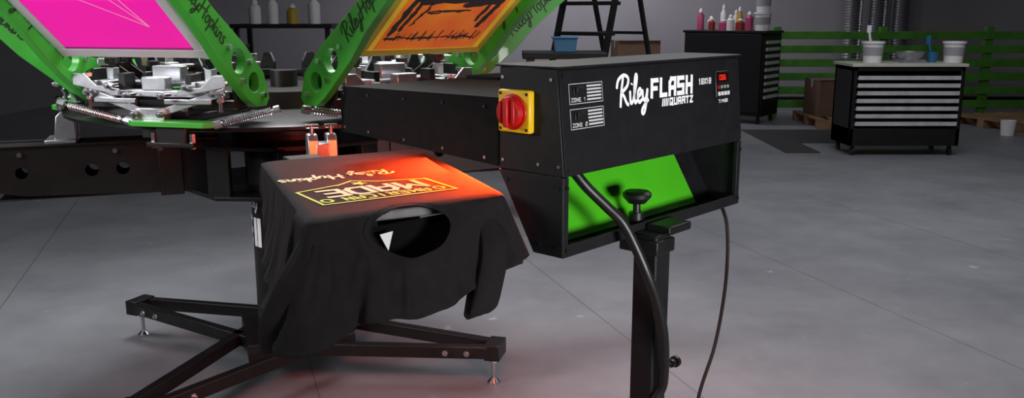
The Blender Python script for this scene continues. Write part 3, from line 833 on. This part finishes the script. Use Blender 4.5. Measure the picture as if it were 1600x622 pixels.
bar=g.obj('slatted_barrier',GREEND,bevel=.004);top(centre(bar),'green painted slatted wooden barrier along the wall','fence')
for x in(4.95,5.3,5.65):
    pr=[]
    for i in range(200): pr.append((.13+(.012 if i%2 else 0),i*.02))
    d=G().lathe(pr,(x,13.3,0),20).obj('flexible_duct',CHROME);top(centre(d),'corrugated silver flexible duct running up the wall','duct','wall ducts')
def carton(x,y,z,w,d,h,rz,label):
    e=thing('cardboard_box',(x,y,z),rz,label,'box')
    G().bx(-w/2,w/2,-d/2,d/2,0,h).obj('box_body',CARD,e,bevel=.004)
    G().bx(-w/2-.001,w/2+.001,-.03,.03,h-.1,h+.002).obj('packing_tape',TAPE,e)
    G().bx(-w/2,w/2,-d/2-.02,-d/2+.01,h-.004,h+.003).obj('flap',CARD,e)
def pallet(x,y,rz,label,z=0):
    e=thing('wooden_pallet',(x,y,z),rz,label,'pallet')
    G().bx(-.6,.6,-.5,-.4,0,.1).bx(-.6,.6,-.05,.05,0,.1).bx(-.6,.6,.4,.5,0,.1).obj('stringers',WOOD,e,bevel=.003)
    g=G()
    for i in range(7): g.bx(-.6+i*.183,-.5+i*.183,-.5,.5,.1,.12)
    g.obj('deck_boards',WOOD,e,bevel=.002)
pallet(4.3,11.3,0,'wooden pallet carrying cardboard boxes')
carton(4.02,11.3,.12,.52,.5,.45,.05,'brown cardboard box on a wooden pallet')
carton(4.62,11.3,.12,.42,.5,.34,-.05,'smaller brown cardboard box on a wooden pallet')
pallet(6.3,11.1,.3,'bare wooden pallet lying on the floor')
carton(1.75,12.9,0,.6,.5,1.0,.1,'tall brown cardboard box by the wall')
top(centre(G().bx(2.75,4.1,9.6,10.7,0,.008).bx(2.75,3.1,8.9,9.6,0,.008).obj('floor_mat',MATM)),'thin dark rubber mat lying flat on the floor','floor mat')
e=thing('plastic_cup',(5.7,10.25,0),0,'white plastic tub standing on the concrete floor','cup')
G().lathe([(0,0),(.07,0),(.085,.17),(.08,.17),(.066,.01),(0,.01)]).obj('cup_body',WHITEP,e)
e=thing('step_ladder',(.75,7.6,0),.95,'sturdy black folding step ladder standing open','ladder')
LH=1.95
for s in(-1,1):
    G().prism([(-.75,0),(-.69,0),(-.03,LH),(-.09,LH)],'y',s*.24-.015,s*.24+.015).obj('front_rail',BLACK2,e)
    G().prism([(.82,0),(.87,0),(.08,LH),(.03,LH)],'y',s*.22-.012,s*.22+.012).obj('rear_rail',BLACK2,e)
for i in range(7):
    z=.24+i*.24;x=-.71+.66*z/LH
    G().bx(x-.04,x+.1,-.24,.24,z,z+.03).obj('step',BLACK2,e,bevel=.003)
    x2=.85-.8*z/LH
    if i%2==0: G().bx(x2-.015,x2+.015,-.22,.22,z,z+.025).obj('rear_brace',BLACK2,e)
G().bx(-.14,.14,-.26,.26,LH-.02,LH+.04).obj('top_cap',BLACK2,e,bevel=.005)
def bench(x,y,w,d,h,label):
    e=thing('work_bench',(x,y,0),0,label,'bench')
    g=G()
    for a in(0,w-.05):
        for b in(0,d-.05):g.bx(a,a+.05,b,b+.05,0,h-.04)
    g.bx(0,w,0,d,.3,.33);g.bx(0,w,0,d,h*.6,h*.6+.03);g.obj('bench_frame',BLACK2,e,bevel=.003)
    G().bx(-.03,w+.03,-.03,d+.03,h-.04,h).obj('bench_top',BLACK,e,bevel=.004)
bench(.1,6.0,.5,.4,1.12,'narrow black work bench with storage bin on it')
e=thing('storage_bin',(.36,6.2,1.12),0,'blue plastic storage bin on work bench','bin')
G().prism([(-.07,0),(.07,0),(.08,.09),(-.08,.09)],'y',-.08,.08).obj('bin_body',BLUEP,e,bevel=.004)
G().bx(-.09,.09,-.09,.09,.09,.1).obj('bin_lid',BLUEP,e,bevel=.003)
bench(-2.75,9.0,.95,.5,1.27,'black work bench crowded with tubs and bottles')
for i,(x,h,r,m) in enumerate([(-2.6,.25,.06,WHITEP),(-2.42,.3,.055,WHITEP),(-2.22,.2,.06,YELP),(-2.0,.3,.06,WHITEP)]):
    bottle(x,9.25,1.27,r,h,m,LB2[m.name]+' squeeze bottle on crowded work bench')

# ------------------------------------------------ lights
def area(loc,tgt,sx,sy,pw,col=(1,1,1),spread=180):
    l=bpy.data.lights.new('area_light','AREA');l.shape='RECTANGLE';l.size=sx;l.size_y=sy;l.energy=pw;l.color=col;l.spread=math.radians(spread)
    o=bpy.data.objects.new('area_light',l);COL.objects.link(o);o.location=loc
    o.rotation_euler=(Vector(tgt)-Vector(loc)).to_track_quat('-Z','Y').to_euler();return o
area((2.4,5.2,3.9),(2.4,5.2,0),4,4,160,(.94,.96,1))
area((-3.2,3.6,3.9),(-2.8,3.2,0),2.5,2.5,34,(.96,.96,1),120)  # weak lamp added to lighten the floor at left
area((-.9,4.2,3.3),(-.9,3.1,1.1),1.6,1.0,50,(1,1,1),100)
area((-1.0,-.6,2.4),(.4,2.0,1.1),1.2,1.0,12,(1,.98,.96))
area((-2.8,1.6,1.9),(-.9,2.8,1.3),.8,.8,14,(.97,.98,1),100)
area((1.25,.25,.98),(.4,1.95,1.0),.6,.3,10,(1,1,1),90)  # unseen low fill added to brighten the green back plate
area((.9,11.5,3.7),(.9,13.8,1.6),2.5,1,110,(.95,.93,1))
def hw(a,b): return (.095+a*math.cos(ang)-b*math.sin(ang),1.63+a*math.sin(ang)+b*math.cos(ang))
hx,hy=hw(.12,.29)
area((hx,hy,1.10),(hx-.14,hy-.13,1.03),.24,.24,32,(1,.07,.012))
hx,hy=hw(.09,.47)
area((hx,hy,1.105),(hx-.14,hy-.05,1.05),.2,.2,11,(1,.06,.012))
hx,hy=hw(.4,.4)
area((hx,hy,1.11),(.15,3.1,0),.3,.3,15,(1,.12,.09))  # extra red lamp added under the heater to tint the floor
area((-.42,2.12,1.1),(-.55,2.5,1.0),.06,.06,.2,(1,.2,.03))  # tiny lamp added to turn the platen clamp orange
w=bpy.data.worlds.new('world');scene.world=w;w.use_nodes=True
w.node_tree.nodes['Background'].inputs[0].default_value=(.5,.52,.58,1);w.node_tree.nodes['Background'].inputs[1].default_value=.05
